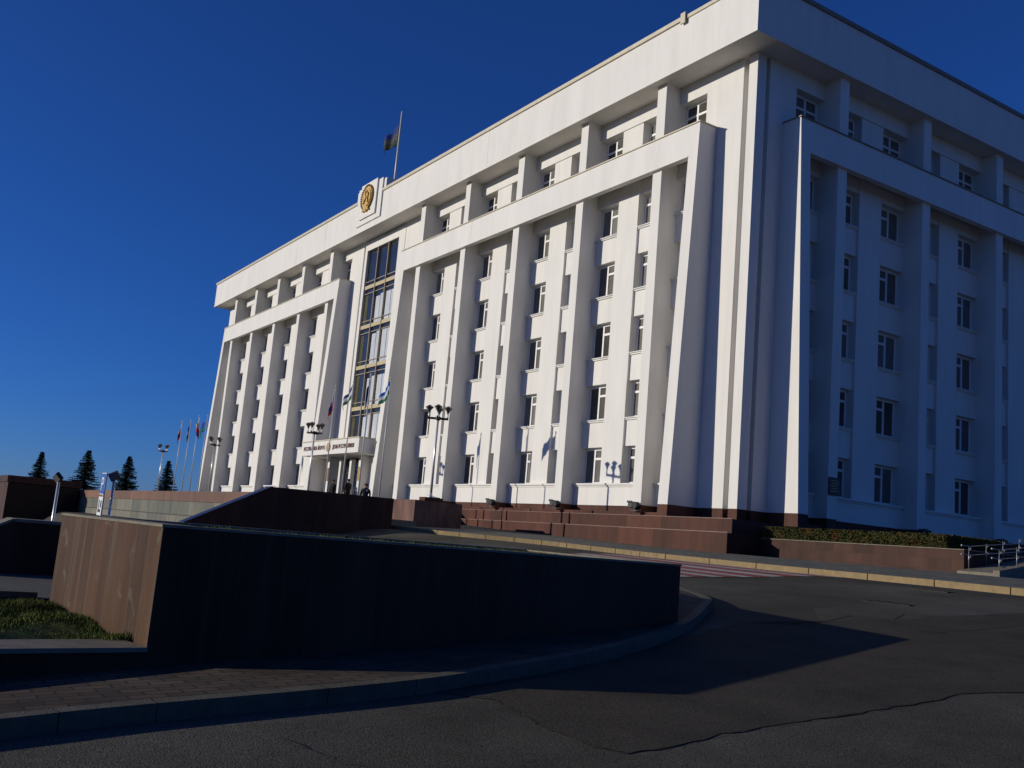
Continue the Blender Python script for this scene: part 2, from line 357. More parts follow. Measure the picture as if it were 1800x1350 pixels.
# asphalt patches with ragged edges, cracks, lying on the road
def patch(name, pts, m, h=.006, jag=.05):
    P = []
    for i in range(len(pts)):
        a = Vector(pts[i]); b = Vector(pts[(i+1) % len(pts)]); n = max(2, int((b-a).length/.12))
        for j in range(n):
            q = a+(b-a)*j/n; P.append((q.x+random.uniform(-jag, jag), q.y+random.uniform(-jag, jag)))
    bm = bmesh.new(); vs = [bm.verts.new((x, y, G(x, y)+h)) for x, y in P]
    bm.faces.new(vs); bmesh.ops.triangulate(bm, faces=bm.faces[:])
    me = bpy.data.meshes.new(name); bm.to_mesh(me); bm.free(); me.materials.append(m)
    o = bpy.data.objects.new(name, me); col.objects.link(o); tag(o, kind='structure'); return o
def crack(pts, wdt=.02, name='road_crack'):
    m = MB(); P = []
    for a, b in zip(pts, pts[1:]):
        a = Vector(a); b = Vector(b); n = max(2, int((b-a).length/.07))
        for j in range(n): q = a+(b-a)*j/n; P.append(Vector((q.x+random.uniform(-.02, .02), q.y+random.uniform(-.02, .02))))
    for i in range(len(P)-1):
        if random.random() < .12: continue
        w_ = wdt*random.uniform(.3, 1.2); t = (P[i+1]-P[i]).normalized(); n_ = Vector((-t.y, t.x))*w_*.5
        m.face([(q.x, q.y, G(q.x, q.y)+.011) for q in (P[i]-n_, P[i+1]-n_, P[i+1]+n_, P[i]+n_)])
    tag(m.build(name, TAR), kind='structure')
patch('asphalt_patch', [(20.78, -25.39), (21.61, -24.94), (22.58, -25.13), (23.11, -25.12), (23.39, -25.04), (23.31, -24.54), (23.2, -24.01), (23.15, -23.29), (23.08, -22.53), (23.05, -21.91), (22.95, -21.13), (22.86, -20.46), (23.03, -19.79), (23.36, -18.29), (22.4, -13.0), (19.42, -7.47), (18.14, -11.19), (18.16, -13.01), (18.36, -15.2), (17.78, -15.57), (18.39, -17.15), (18.49, -17.9), (18.0, -18.43), (19.2, -20.74), (20.91, -23.69)], ASPH_D, jag=.03)
patch('asphalt_patch', [(16.77, -15.35), (16.77, -14.28), (17.78, -14.23), (18.30, -15.25), (17.74, -15.6), (18.35, -17.1)], ASPH_L, h=.005, jag=.02)
crack([(19.08, -16.34), (19.68, -16.12), (19.62, -15.03), (19.43, -13.45)], .03)
crack([(18.54, -19.1), (18.71, -18.03), (18.39, -17.15)], .03)
crack([(15.44, -12.74), (16.1, -12.38), (16.67, -12.48)], .05)
crack([(22.2, -26.92), (22.61, -26.85), (22.9, -26.83), (23.05, -26.6)], .014)
crack([(21.61, -24.94), (22.58, -25.13), (23.11, -25.12), (23.37, -25.04), (23.31, -24.54), (23.2, -24.01), (23.15, -23.29), (23.08, -22.53), (23.05, -21.91), (22.95, -21.13), (22.86, -20.46), (23.03, -19.79), (23.36, -18.29)], .008)

# ------------------------------------------------------------------ the building
ZB, ZS, ZT = 2.13, 21.89, 24.25          # white wall foot, cornice underside, cornice top
PF = 1.60                                # plinth foot
SILL = [3.17+3.13*i for i in range(5)]; HEAD = [4.95+3.125*i for i in range(5)]; HEAD[4] = 17.34
ASILL, AHEAD = 19.28, 21.05
bld = empty('government_building', (0, 0, 0))
tag(bld, 'large white six storey government building with tall pillars, battered frames and a deep overhanging cornice', 'building')
def FR(u, d, z): return (-u, d, z)
def SD(u, d, z): return (-d, u, z)
def batter(z): return -1.016-.0366*(19.1-z)

def facade(T, name, legs, pillars, openings, solids, cols_end, joints=(), extra=None):
    """wall of one face; everything given as u (metres from the corner) and d (depth, negative = outwards)"""
    wm = MB(); pl = MB()
    def bx(m, u0, u1, d0, d1, z0, z1, mi=0):
        m.box(u0, u1, d0, d1, z0, z1, mi, T)
    for (u0, u1, zt) in solids:          # wall between the openings, full height
        bx(wm, u0, u1, 0, .9, ZB, zt); bx(pl, u0, u1, .012, .9, PF, ZB)
    for (u0, u1, kind) in openings:
        z = 3.0
        if kind != 'plain':
            for i in range(5):
                top = SILL[i]; bot = 3.0 if i == 0 else HEAD[i-1]
                if i > 0: bx(wm, u0, u1, .12, .9, bot, top-.12)
                if i > 0: bx(wm, u0, u1, .05, .9, top-.12, top-.045); bx(wm, u0, u1, -.01, .9, top-.045, top)
            bx(wm, u0, u1, .05, .9, HEAD[4], ASILL)
            bx(wm, u0, u1, -.0, .9, AHEAD, ZS+.05)
    ed = [(legs[0][1]+.13, pillars[0][0])]+[(a1, b0) for (a0, a1), (b0, b1) in zip(pillars, pillars[1:])]
    for u0, u1 in ed[1:]: bx(wm, u0, u1, -.055, -.002, AHEAD+.01, ZS+.03)
    w_o = wm.build('wall', WHITE, bld)
    # ground floor panels and the string course under the lowest windows
    gm = MB(); edges = sorted([(a, b) for a, b in pillars+legs])
    for (a0, a1), (b0, b1) in zip(edges, edges[1:]):
        if b0-a1 > 8: continue
        u0, u1 = a1+.002, b0-.002
        if b0-a1 < 2.5:
            pass
        gm.box(u0, u1, -.17, -.002, ZB, 3.0, 0, T); gm.box(u0, u1, -.22, -.002, 3.0, 3.08, 0, T); gm.box(u0, u1, -.29, -.002, 3.08, 3.165, 0, T)
        pl.box(u0, u1, -.158, -.002, PF, ZB, 0, T)
        pl.box(u0, u1, -.75, -.16, PF, 1.84, 0, T)
        n = max(1, int((u1-u0)/2.7))
    gm.build('string_course', WHITE, bld)
    # pillars
    for a, b in pillars:
        m = MB(); bx(m, a, b, -.9, .9, ZB, ZS+.04); m.build('pillar', WHITE, bld, bevel=.012)
        bx(pl, a, b, -.9, -.003, PF, ZB)
    # frames: legs and the beam between them
    for i in range(0, len(legs), 2):
        m = MB()
        for a, b in legs[i:i+2]:
            m.prism([(batter(ZB), ZB), (0, ZB), (0, 19.1), (batter(19.1), 19.1)], a, b, lambda a_, p_, q_: T(a_, p_, q_))
            pl.prism([(batter(PF), PF), (-.003, PF), (-.003, ZB), (batter(ZB), ZB)], a, b, lambda a_, p_, q_: T(a_, p_, q_))
        a0, a1 = legs[i][1], legs[i+1][0]
        cuts = [a0]+[j for j in joints if a0 < j < a1]+[a1]
        for c0, c1 in zip(cuts, cuts[1:]):
            e = .008
            m.prism([(batter(17.6), 17.6), (-.78, 17.6), (-.78, 18.06), (.0, 18.06), (.0, 19.1), (batter(19.1), 19.1)], c0+(e if c0 != a0 else 0), c1-(e if c1 != a1 else 0), lambda a_, p_, q_: T(a_, p_, q_))
        m.box(a0+.003, a1-.003, batter(17.6)-.022, batter(17.6)+.05, 17.602, 17.66, 0, T)
        m.build('facade_frame', WHITE, bld)
        cp = MB(); bx(cp, legs[i][0]-.05, legs[i+1][1]+.05, batter(19.1)-.06, 0, 19.1, 19.155)
        cp.build('frame_capping', CAPM if T is FR else SHADECAP, bld)
    pl.build('plinth', REDX if T is FR else REDY, bld)

# windows: u0..u1 opening, flip says on which light the small top vent sits
def window(T, u0, u1, z0, z1, vent_hi, attic, fm, gm_, d=.40):
    """frame into fm, pane into gm_"""
    t = .11
    def b(m, a, b_, z0_, z1_, dd0=d, dd1=d+.07): m.box(a, b_, dd0, dd1, z0_, z1_, 0, T)
    b(fm, u0, u0+t, z0, z1); b(fm, u1-t, u1, z0, z1); b(fm, u0+t, u1-t, z1-t, z1); b(fm, u0+t, u1-t, z0, z0+t)
    mid = u1-.55*(u1-u0) if vent_hi else u0+.55*(u1-u0)
    b(fm, mid-.055, mid+.055, z0+t, z1-t, d-.012, d+.058)
    zt = z1-.62 if attic else z1-.52
    rng = [(u0+t, mid-.055), (mid+.055, u1-t)]
    for i, (a, c_) in enumerate(rng):
        if attic or (i == (1 if vent_hi else 0)): b(fm, a, c_, zt-.055, zt+.055, d-.006, d+.06)
    gm_.box(u0+.01, u1-.01, d+.03, d+.05, z0+.01, z1-.01, 0, T)

R_P = [(4.84, 5.46), (10.80, 11.41), (16.73, 17.34), (22.68, 23.26), (28.55, 29.15)]
R_L = [(2.31, 2.91), (30.65, 31.25)]
L_P = [(44.05, 44.64), (50.12, 50.70), (56.10, 56.70), (62.17, 62.78), (68.23, 68.84)]
L_L = [(41.92, 42.52), (70.38, 70.98)]
S_P = [(4.35, 4.95), (10.48, 11.08), (16.6, 17.2), (22.72, 23.32), (28.84, 29.44)]
S_L = [(1.71, 2.31), (31.0, 31.6)]
def wing(P, half0, half1):
    """openings and solid wall for a run of pillars"""
    op = [(half0, P[0][0], True)]; so_ = []
    for (a0, a1), (b0, b1) in zip(P, P[1:]):
        s = (b0-a1)/5.34
        op += [(a1, a1+2.0*s, False), (a1+3.54*s, b0, True)]; so_.append((a1+2.0*s, a1+3.54*s, ZS+.05))
    op.append((P[-1][1], half1, False))
    return op, so_
opR, soR = wing(R_P, 3.04, 30.93); opL, soL = wing(L_P, 42.27, 70.62); opS, soS = wing(S_P, 2.5, 31.2)
# right wing, left wing, side
facade(FR, 'front', R_L, R_P, opR, soR+[(.8, 3.04, ZS+.05), (30.93, 33.4, ZS+.05)], None, joints=(21.9,))
facade(FR, 'front', L_L, L_P, opL, soL+[(40.13, 42.27, ZS+.05), (70.62, 73.3, ZS+.05)], None, joints=(60.2,))
facade(SD, 'side', S_L, S_P, opS, soS+[(.8, 2.5, ZS+.05), (31.2, 34.5, ZS+.05)], None)
# corner pilaster with its grooves, pilasters beside the tall glazing
m = MB()
m.box(-.5, 0, 0, .55, ZB, ZS+.04); m.box(-.8, -.5, .3, .9, ZB, ZS+.04); m.box(-.9, -.3, .55, .8, ZB, ZS+.04)
m.build('corner_pilaster', WHITE, bld); m = MB()
m.box(-33.4, -33.1, .3, .9, ZB, ZS+.04); m.box(-40.13, -39.8, .3, .9, ZB, ZS+.04)
for x0, x1 in ((-34.1, -33.1), (-39.8, -39.4)): m.box(x0, x1, -.03, .9, 5.0, 21.72)
m.box(-39.4, -34.1, -.03, .9, 21.03, 21.72); m.box(-39.8, -33.1, .08, .9, 21.72, ZS+.04)
m.build('glazing_surround', WHITE, bld)
m = MB()
m.box(-.5, 0.0, .012, .55, PF, ZB); m.box(-.8, -.5, .3, .9, PF, ZB); m.box(-.9, -.3, .55, .8, PF, ZB)
m.build('plinth', REDX, bld)
# solid core behind the rooms
m = MB(); m.box(-72.5, -1.6, 1.6, 34, 1.0, 22.0); m.build('room_backing', ROOM, bld)
# cornice
m = MB(); fx0, fx1, fy0, fy1 = -74.6, 1.22, -1.385, 36
jt = [fx0, -62.6, -45.0, -20.2, fx1]
for a, b in zip(jt, jt[1:]):
    m.box(a+(.008 if a != fx0 else 0), b-(.008 if b != fx1 else 0), fy0, fy0+.35, ZS, ZT)
m.box(fx0, fx1-.35, fy0+.35, fy1, ZS+.001, ZT-.02)
m.box(fx1-.35, fx1, fy0+.351, fy1, ZS, ZT)
m.box(fx0-.025, fx1+.025, fy0-.025, fy0+.06, ZS-.03, ZS+.06); m.box(fx1-.06, fx1+.025, fy0+.062, fy1, ZS-.03, ZS+.06)
m.build('cornice', WHITE, bld)
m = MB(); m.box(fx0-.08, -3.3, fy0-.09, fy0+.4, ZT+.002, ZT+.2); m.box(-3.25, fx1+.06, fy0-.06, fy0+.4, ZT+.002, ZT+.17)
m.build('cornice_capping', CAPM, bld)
m = MB(); m.box(fx1-.4, fx1+.08, fy0+.402, fy1, ZT+.002, ZT+.2); m.build('cornice_capping', SHADECAP, bld)
m = MB(); m.box(-3.45, -3.15, fy0-.16, fy0-.09, ZT-.22, ZT+.3); m.box(-3.4, -3.2, fy0-.09, fy0+.1, ZT+.202, ZT+.34); m.build('roof_bracket', CAPM, bld)
m = MB(); m.box(-74.3, -73.9, -1.1, -.7, ZT+.202, ZT+.55); m.tube((-74.1, -.9, ZT+.55), (-74.1, -.9, ZT+.95), .05); m.build('roof_vent', DARKM, bld)
# stepped plaque behind the coat of arms
m = MB()
m.box(-38.8, -34.7, fy0-.10, fy0-.002, 22.37, 25.3); m.box(-38.1, -35.4, fy0-.22, fy0-.102, 22.76, 25.42)
m.box(-39.2, -34.3, fy0+.41, fy0+2.0, ZT, 25.22); m.box(-39.2, -34.3, fy0, fy0+.408, ZT+.2, 25.22)
plaq = m.build('roof_plaque', WHITE, bld)
m = MB(); ex, ey, ez = -36.8, fy0-.225, 24.18
def disc(m, r, y0, y1, n=32, mi=0, sx=1.0, cz=0):
    m.prism([(r*sx*math.cos(2*math.pi*i/n), r*math.sin(2*math.pi*i/n)+cz) for i in range(n)], y0, y1, lambda a_, p_, q_: (ex+p_, a_, ez+q_), mi)
disc(m, 1.0, ey-.10, ey); disc(m, .78, ey-.16, ey-.102, cz=-.02)
for i in range(34):                              # wreath of leaves round the rim
    a = 2*math.pi*(i+.5)/34; r = 1.06; cx, cz_ = ex+r*math.cos(a), ez+r*math.sin(a)
    L = .20; tx, tz = -math.sin(a), math.cos(a); ox, oz = math.cos(a), math.sin(a)
    P = lambda s, o, y: (cx+tx*s+ox*o, y, cz_+tz*s+oz*o)
    m.poly([P(-L*.6, -.05, ey-.06), P(L*.2, .12, ey-.09), P(L*.8, .02, ey-.12), P(L*.1, -.1, ey-.09), P(0, .02, ey-.24)], [(0, 1, 4), (1, 2, 4), (2, 3, 4), (3, 0, 4), (3, 2, 1, 0)])
m.prism([(-.55, -1.0), (0, -.82), (.55, -1.0), (.62, -1.22), (.2, -1.15), (0, -1.3), (-.2, -1.15), (-.62, -1.22)], ey-.2, ey-.02, lambda a_, p_, q_: (ex+p_, a_, ez+q_))
# rider relief
m.prism([(-.5, -.55), (-.35, -.1), (-.45, .15), (-.2, .12), (-.12, .5), (.0, .68), (.12, .5), (.2, .2), (.42, .38), (.5, .1), (.4, -.1), (.5, -.55), (.3, -.5), (.18, -.2), (-.15, -.2), (-.3, -.5)], ey-.26, ey-.162, lambda a_, p_, q_: (ex+p_, a_, ez+q_))
m.prism([(-.3, -.2), (-.1, .1), (0, .55), (.12, .1), (.3, -.1), (.1, -.3)], ey-.33, ey-.262, lambda a_, p_, q_: (ex+p_, a_, ez+q_))
m.v = [(ex+(x-ex)*.86, ey+(y-ey)*.9, ez+.05+(z-ez)*.86) for x, y, z in m.v]; m.build('coat_of_arms', GOLD, plaq)
# end wall pier far left is part of the wall run; back parapet not seen

# windows of right wing and side as parts, the rest in one part
def win_parts(T, ops, tag_rest=None):
    rf, rg = MB(), MB()
    for (u0, u1, vent_lo) in ops:
        if u1-u0 < .5: continue
        for i in range(6):
            z0 = (SILL+[ASILL])[i]; z1 = (HEAD+[AHEAD])[i]
            fm, gm_ = (rf, rg) if tag_rest else (MB(), MB())
            window(T, u0+.01, u1-.01, z0+.004, z1-.004, not vent_lo, i == 5, fm, gm_)
            if not tag_rest:
                fo = fm.build('window', WHITE2, bld); gm_.build('pane', random.choice(GLASSV[1:2]+GLASSV[:1]) if i == 5 else random.choice(GLASSV+[GLASS]), fo)
    if tag_rest:
        fo = rf.build('window', WHITE2, bld); fo['kind'] = 'stuff'; go = rg.build('pane', GLASS, fo); go['kind'] = 'stuff'
win_parts(FR, opR)
win_parts(SD, opS[:6])
win_parts(FR, opL, True)
win_parts(SD, opS[6:], True)

# tall glazing over the entrance
gl = MB(); gl.box(-39.4, -34.1, .18, .2, 5.2, 21.03)
strip = gl.build('tall_glazing', GLASSB, bld)
for x in (-37.62, -35.84): m = MB(); m.box(x-.045, x+.045, .02, .178, 5.2, 21.03); m.build('mullion', BRONZE, strip)
for i in range(5):
    zc = 8.82+3.1*i-.02
    if zc > 20: continue
    m = MB(); m.box(-39.398, -34.102, .06, .176, zc-.14, zc+.14); m.build('spandrel', YBEAM, strip)
    m = MB(); m.box(-39.398, -34.102, .1, .177, zc+.42, zc+.48); m.box(-39.398, -34.102, .1, .177, zc-.52, zc-.46); m.build('glazing_bar', BRONZE, strip)
for i in range(5):
    zc = 5.7+3.1*i; zt = zc+2.55
    m = MB()
    for x0, x1 in ((-37.4, -36.72), (-36.66, -36.0), (-35.7, -34.95), (-34.88, -34.2)):
        n = 10
        for j in range(n):
            a = x0+(x1-x0)*j/n; b = x0+(x1-x0)*(j+1)/n; q = .176-.012*(j % 2); q2 = .176-.012*((j+1) % 2)
            m.face([(a, q, zc), (b, q2, zc), (b, q2, zt-.25*(i % 2)-.12*(x0 < -36.7)), (a, q, zt-.25*(i % 2)-.12*(x0 < -36.7))])
    if i < 4: m.build('glazing_strip', CURT, strip, recalc=False)
m = MB()
for i in range(4): m.box(-39.39, -38.75, .165, .178, 5.6+3.1*i, 8.2+3.1*i)
m.build('glazing_strip', OLIVE, strip)  # even olive column at the left of each storey of glass

# entrance: canopy, letters, doors
can = MB(); can.box(-41.72, -31.68, -2.5, -1.2, 5.08, 6.06); can.box(-41.72, -31.68, -1.2, .0, 5.09, 6.0)
can.box(-41.78, -31.62, -2.56, -1.2, 6.062, 6.13, 1)
can_o = can.build('entrance_canopy', [WHITE, CAPM], bld)
def text(s, size, m, parent, name, x0, x1, y, z, rot=None, ext=.015):
    cu = bpy.data.curves.new(name, 'FONT'); cu.body = s; cu.size = size; cu.extrude = ext; cu.align_x = 'LEFT'
    tmp = bpy.data.objects.new('tmp', cu); col.objects.link(tmp)
    bpy.context.view_layer.update()
    me = bpy.data.meshes.new_from_object(tmp.evaluated_get(bpy.context.evaluated_depsgraph_get()))
    bpy.data.objects.remove(tmp)
    xsv = [v.co.x for v in me.vertices]; a, b = min(xsv), max(xsv); sc = (x1-x0)/(b-a)
    for v in me.vertices:
        p_ = Vector(((v.co.x-a)*sc, v.co.y, v.co.z))
        v.co = Vector((x0+p_.x, y-p_.z, z+p_.y)) if rot is None else rot(p_)
    me.materials.clear(); me.materials.append(m)
    o = bpy.data.objects.new(name, me); col.objects.link(o)
    if parent: o.parent = parent
    return o
text('РЕСПУБЛИКА ЙОРТО', .40, LETTER, can_o, 'lettering', -41.3, -37.35, -2.516, 5.43)
text('ДОМ РЕСПУБЛИКИ', .40, LETTER, can_o, 'lettering', -36.0, -32.4, -2.516, 5.43)
m = MB(); ex, ey, ez = -36.72, -2.502, 5.57
disc(m, .33, ey-.05, ey); disc(m, .24, ey-.09, ey-.052); m.build('small_emblem', GOLD, can_o)
# porch: back wall with dark doors and pilasters
m = MB(); m.box(-41.9, -31.27, .5, .9, PF, 5.4); m.build('wall', WHITE, bld)
dm = MB(); dm.box(-39.2, -34.2, -.1, .498, PF, 4.95)
door = dm.build('door', ROOM, bld)
m = MB()
for i in range(4):
    x0 = -39.05+i*1.25; m.box(x0+.06, x0+1.1, -.14, -.102, PF+.1, 4.0); m.box(x0+.06, x0+1.1, -.14, -.102, 4.15, 4.85)
m.build('pane', GLASSB, door)
m = MB()
for i in range(4): m.box(-39.05+i*1.25+.9, -39.05+i*1.25+.98, -.2, -.142, 2.4, 3.0)
m.build('handle', CHROME, door)
for x in (-37.4, -35.6):
    m = MB(); m.box(x-.16, x+.16, -1.2, -.9, 1.5, 4.85); m.build('porch_post', WHITE, bld)
for x in (-39.55, -34.0):
    m = MB(); m.box(x-.24, x+.24, -1.2, -.15, 1.5, 5.07); o_ = m.build('porch_post', WHITE, bld)
    m = MB(); m.box(x-.2, x+.2, -1.24, -1.202, 3.35, 4.3); m.build('brass_plate', GOLDP, o_)
for x0, x1 in ((-41.28, -39.79), (-33.76, -31.27)):
    m = MB(); m.box(x0, x1, -.6, .498, 1.5, 5.07); m.build('wall', WHITE, bld)
# dark notice board on the side
m = MB(); m.box(.905, .95, 4.36, 5.10, 3.12, 3.88); o_ = m.build('notice_board', DARKM, bld)
m = MB()
for i in range(5): m.box(.951, .958, 4.46+.05*(i % 2), 5.0-.06*(i % 3), 3.28+.11*i, 3.32+.11*i)
m.build('lettering', GOLDP, o_)
# flagstaff on the roof belongs below

# granite steps along the foot of the front
st = empty('granite_steps', (0, 0, 0)); tag(st, 'two tall red granite steps running along the foot of the sunlit front', 'steps')
def segs(x0, x1, gaps):
    e = [x0]
    for g_ in gaps: e += [g_-.06, g_+.06]
    e.append(x1); return [(e[i], e[i+1]) for i in range(0, len(e), 2)]
m = MB()
for a, b in segs(-24, 1.90, [-23.0, -15.9, -13.6, -8.3]): m.box(a, b, -2.4, -.3, -.5, 1.06)
m.build('lower_step', REDX, st)
lip = MB()
for a, b in segs(-24, 1.90, [-23.0, -15.9, -13.6, -8.3]): lip.box(a+.01, b+.015, -2.415, -2.38, 1.062, 1.09)
m = MB()
for a, b in segs(-24, 1.73, [-23.2, -16.06, -13.83, -8.5]): m.box(a, b, -2.0, .3, 1.062, 1.60)
m.box(.0, 1.69, .301, 5.2, -.5, 1.55)
m.build('upper_step', REDX, st)
for a, b in segs(-24, 1.73, [-23.2, -16.06, -13.83, -8.5]): lip.box(a+.01, b+.012, -2.015, -1.98, 1.602, 1.625)
lip.build('step_lip', LIP, st)  # bright strip standing in for the light caught on each edge
# dark base of the side
m = MB(); m.box(-.5, 1.3, 5.2, 34, -.5, 1.58); m.build('side_base', REDY, st)

# planter with hedge at the right, ramp and rails
pt = empty('granite_planter', (0, 0, 0)); tag(pt, 'low red granite planter wall under the clipped hedge at the right', 'planter')
PX1 = 10.26
m = MB(); m.box(1.92, PX1, -.65, -.35, -.3, .97); m.box(PX1-.3, PX1, -.35, 12, -.3, .97); m.build('front_wall', REDP, pt)
m = MB(); m.box(1.91, PX1+.03, -.69, -.33, .972, 1.0); m.box(PX1-.32, PX1+.03, -.33, 12, .972, 1.0); m.build('coping', COPING, pt)
m = MB(); m.box(1.92, PX1-.3, -.35, 12, -.3, .9); m.build('soil', SOIL, pt)
def leaf_box(m, x0, x1, y0, y1, z0, z1, n, s, top=True):
    for i in range(n):
        f = random.random()
        x = random.uniform(x0, x1); y = random.uniform(y0, y1); z = random.uniform(z0, z1)
        if f < .45: y = y0+abs(random.gauss(0, .05))
        elif f < .75 and top: z = z1-abs(random.gauss(0, .05))
        elif f < .9: x = x1-abs(random.gauss(0, .05))
        d = Vector((random.gauss(0, 1), random.gauss(0, 1), random.gauss(0, 1))).normalized()*s*random.uniform(.6, 1.3)
        e = d.orthogonal().normalized()*s*.35
        q = Vector((x, y, z)); m.face([q-d*.5, q+e, q+d*.5, q-e])
m = MB(); leaf_box(m, 1.95, 9.62, -.62, 2.4, .98, 1.44, 15000, .085)
m.box(2.05, 9.5, -.5, 2.3, .95, 1.36)
tag(m.build('hedge', HEDGE, recalc=False), 'clipped green and rusty hedge growing in the red granite planter', 'hedge')
rp = MB()
def ramp_z(y): return min(1.15, .33+.165*(y+1.0)) if y > -1.0 else .33
rp.prism([(-1.1, -.3), (12, -.3), (12, 1.15), (3.97, 1.15), (-1.1, ramp_z(-1.1))], PX1+.06, PX1+1.25, lambda a_, p_, q_: (a_, p_, q_))
rp.prism([(-1.15, -.3), (12, -.3), (12, 1.23), (3.97, 1.23), (-1.15, ramp_z(-1.15)+.08)], PX1+1.25, PX1+1.45, lambda a_, p_, q_: (a_, p_, q_))
tag(rp.build('access_ramp', COPING), 'sloping stone ramp between steel rails beside the hedge planter', 'ramp')
def rail(x, y0, name, label):
    o = empty(name, (x, y0, 0)); tag(o, label, 'handrail', 'steel handrails of the ramp')
    n = 9
    for i in range(n):
        y = i*.93; z = ramp_z(y0+y)
        m = MB(); m.tube((0, y, z-.05), (0, y, z+.68), .015)
        for h in (.62, .38): m.tube((0, y, z+h-.03), (.06, y, z+h-.03), .012); m.tube((.06, y, z+h-.03), (.06, y, z+h+.04), .012)
        m.build('post', RAILM, o, smooth=True)
    for h in (.70, .43):
        m = MB(); m.tube((0.06, -.45, ramp_z(y0)+h-.0), (.06, 0, ramp_z(y0)+h), .013); m.tube((.06, 0, ramp_z(y0)+h), (.06, (n-1)*.93, ramp_z(y0+(n-1)*.93)+h), .013)
        m.lathe((.06, -.47, ramp_z(y0)+h-.035), [(.005, 0), (.03, .012), (.036, .035), (.03, .058), (.005, .07)], 8)
        m.build('rail', RAILM, o, smooth=True)
    return o
rail(PX1+.10, -.55, 'handrail', 'steel handrail running along the end of the red planter')
rail(PX1+1.35, -1.0, 'handrail', 'steel handrail with round end knobs on the outer side of the ramp')

# ------------------------------------------------------------------ terrace in front of the entrance
m = MB(); m.box(-72, -12.0, -8.2, -5.7, -2.6, 1.5); m.box(-72, -18.6, -5.699, -2.42, -2.6, 1.5); m.box(-72, -11.75, -14.0, -8.201, -2.6, .62); tag(m.build('terrace', COPING), kind='structure')
tw = empty('terrace_wall', (-37, -14.1, 0)); tag(tw, 'low grey granite terrace wall with a red stone coping, left of the dark ramp wall', 'wall')
m = MB(); m.box(-66+37, -11.8+37, .05, .5, -2.6, .79); m.build('wall_panels', GREYST, tw)
m = MB(); m.box(-66+37, -11.75+37, 0, .55, .792, 1.36); m.build('coping', REDCOP, tw)
fw = empty('stair_flank_wall', (-11.0, -9.8, 0)); tag(fw, 'dark polished stone stair flank wall with one long sloping end, in the middle of the photo', 'wall', 'dark flank walls')
m = MB(); prof = [(0, -.9), (0, 1.505), (-5.58, 1.463), (-8.95, -.265), (-8.95, -.9)]
m.prism(prof, 0, -.7, lambda a_, p_, q_: (a_, p_, q_)); m.build('wall_body', DARKG, fw)
m = MB(); m.prism([(-5.56, 1.466), (-5.56, 1.49), (-8.95, -.238), (-8.95, -.262)], .02, -.72, lambda a_, p_, q_: (a_, p_, q_))
m.build('sloping_top', SLOPEM, fw)
tp = empty('terrace_pier', (-13.03, -6.95, 0)); tag(tp, 'square red granite pier carrying a lamp at the end of the terrace', 'pier')
m = MB(); m.box(-1.17, 1.17, -1.35, 1.15, -.5, 1.60); m.build('pier_body', slab_mat('mottled_red_granite', (.15, .085, .068), (.1, .06, .05), 'xz', 3, 9, .4, .6, spec=.15), tp)
m = MB(); m.box(.6, 1.16, -.85, .1, 1.602, 1.77); m.build('lamp_pedestal', REDX, tp)
# tall flank wall far left
f3 = empty('stair_flank_wall', (-60.6, -14.2, 0)); tag(f3, 'tall dark granite wall with a red lit end and overhanging coping at the far left', 'wall', 'dark flank walls')
m = MB(); m.box(-9, 0, -5.4, 0, -3, 1.5); m.build('wall_body', [slab_mat('brown_granite_left', (.075, .038, .028), (.03, .02, .015), 'xz', 1.2, 9, .35, .3)], f3)
m = MB(); m.box(-9, .12, -5.5, .1, 1.502, 2.03); m.build('coping', slab_mat('brown_coping', (.07, .035, .027), (.03, .02, .015), 'xz', 3, 9, .4, .2), f3)
# nearer low flank wall left
f2 = empty('stair_flank_wall', (CX-17.4, CY+2.1, 0)); tag(f2, 'low dark granite wall with a pale sloping top at the left edge, behind the path', 'wall', 'dark flank walls')
m = MB(); m.prism([(0, -.32), (5, -.34), (5, -2.6), (-3.2, -2.6), (-3.2, -2.0)], 0, -.75, lambda a_, p_, q_: (a_, p_, q_)); m.build('wall_body', DARKG, f2)
m = MB(); m.prism([(-.02, -.318), (-.02, -.27), (-3.2, -1.95), (-3.2, -1.998)], .03, -.78, lambda a_, p_, q_: (a_, p_, q_))
m.prism([(0, -.318), (5, -.338), (5, -.29), (0, -.27)], .03, -.78, lambda a_, p_, q_: (a_, p_, q_)); m.build('coping', COPING, f2)

# ------------------------------------------------------------------ big foreground planter wall
pw = empty('granite_retaining_wall', (A.x, A.y, 0)); tag(pw, 'big dark granite retaining wall filling the foreground, its left end face sunlit and streaky', 'wall')
def quadwall(m, P, z0, z1, t, mi=None):
    n = len(P); c0 = sum((Vector(q) for q in P), Vector((0, 0)))/n
    I = [Vector(q)+(c0-Vector(q)).normalized()*t for q in P]
    for i in range(n):
        a, b, ia, ib = Vector(P[i]), Vector(P[(i+1) % n]), I[i], I[(i+1) % n]
        vs = [(q.x-A.x, q.y-A.y, z0) for q in (a, b, ib, ia)]+[(q.x-A.x, q.y-A.y, z1) for q in (a, b, ib, ia)]
        m.poly(vs, [(3, 2, 1, 0), (4, 5, 6, 7), (0, 1, 5, 4), (1, 2, 6, 5), (2, 3, 7, 6), (3, 0, 4, 7)], mi[i] if mi else 0)
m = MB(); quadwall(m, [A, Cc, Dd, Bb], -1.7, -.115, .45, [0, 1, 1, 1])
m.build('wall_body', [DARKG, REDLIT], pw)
def grow(P, d):
    n = len(P); c0 = sum((Vector(q) for q in P), Vector((0, 0)))/n
    return [Vector(q)+(Vector(q)-c0).normalized()*d for q in P]
m = MB(); quadwall(m, grow([A, Cc, Dd, Bb], .012), -.113, -.088, .5); m.build('coping', COPING, pw)
m = MB(); I = [q+((A+Cc+Dd+Bb)/4-q).normalized()*.44 for q in (A, Cc, Dd, Bb)]
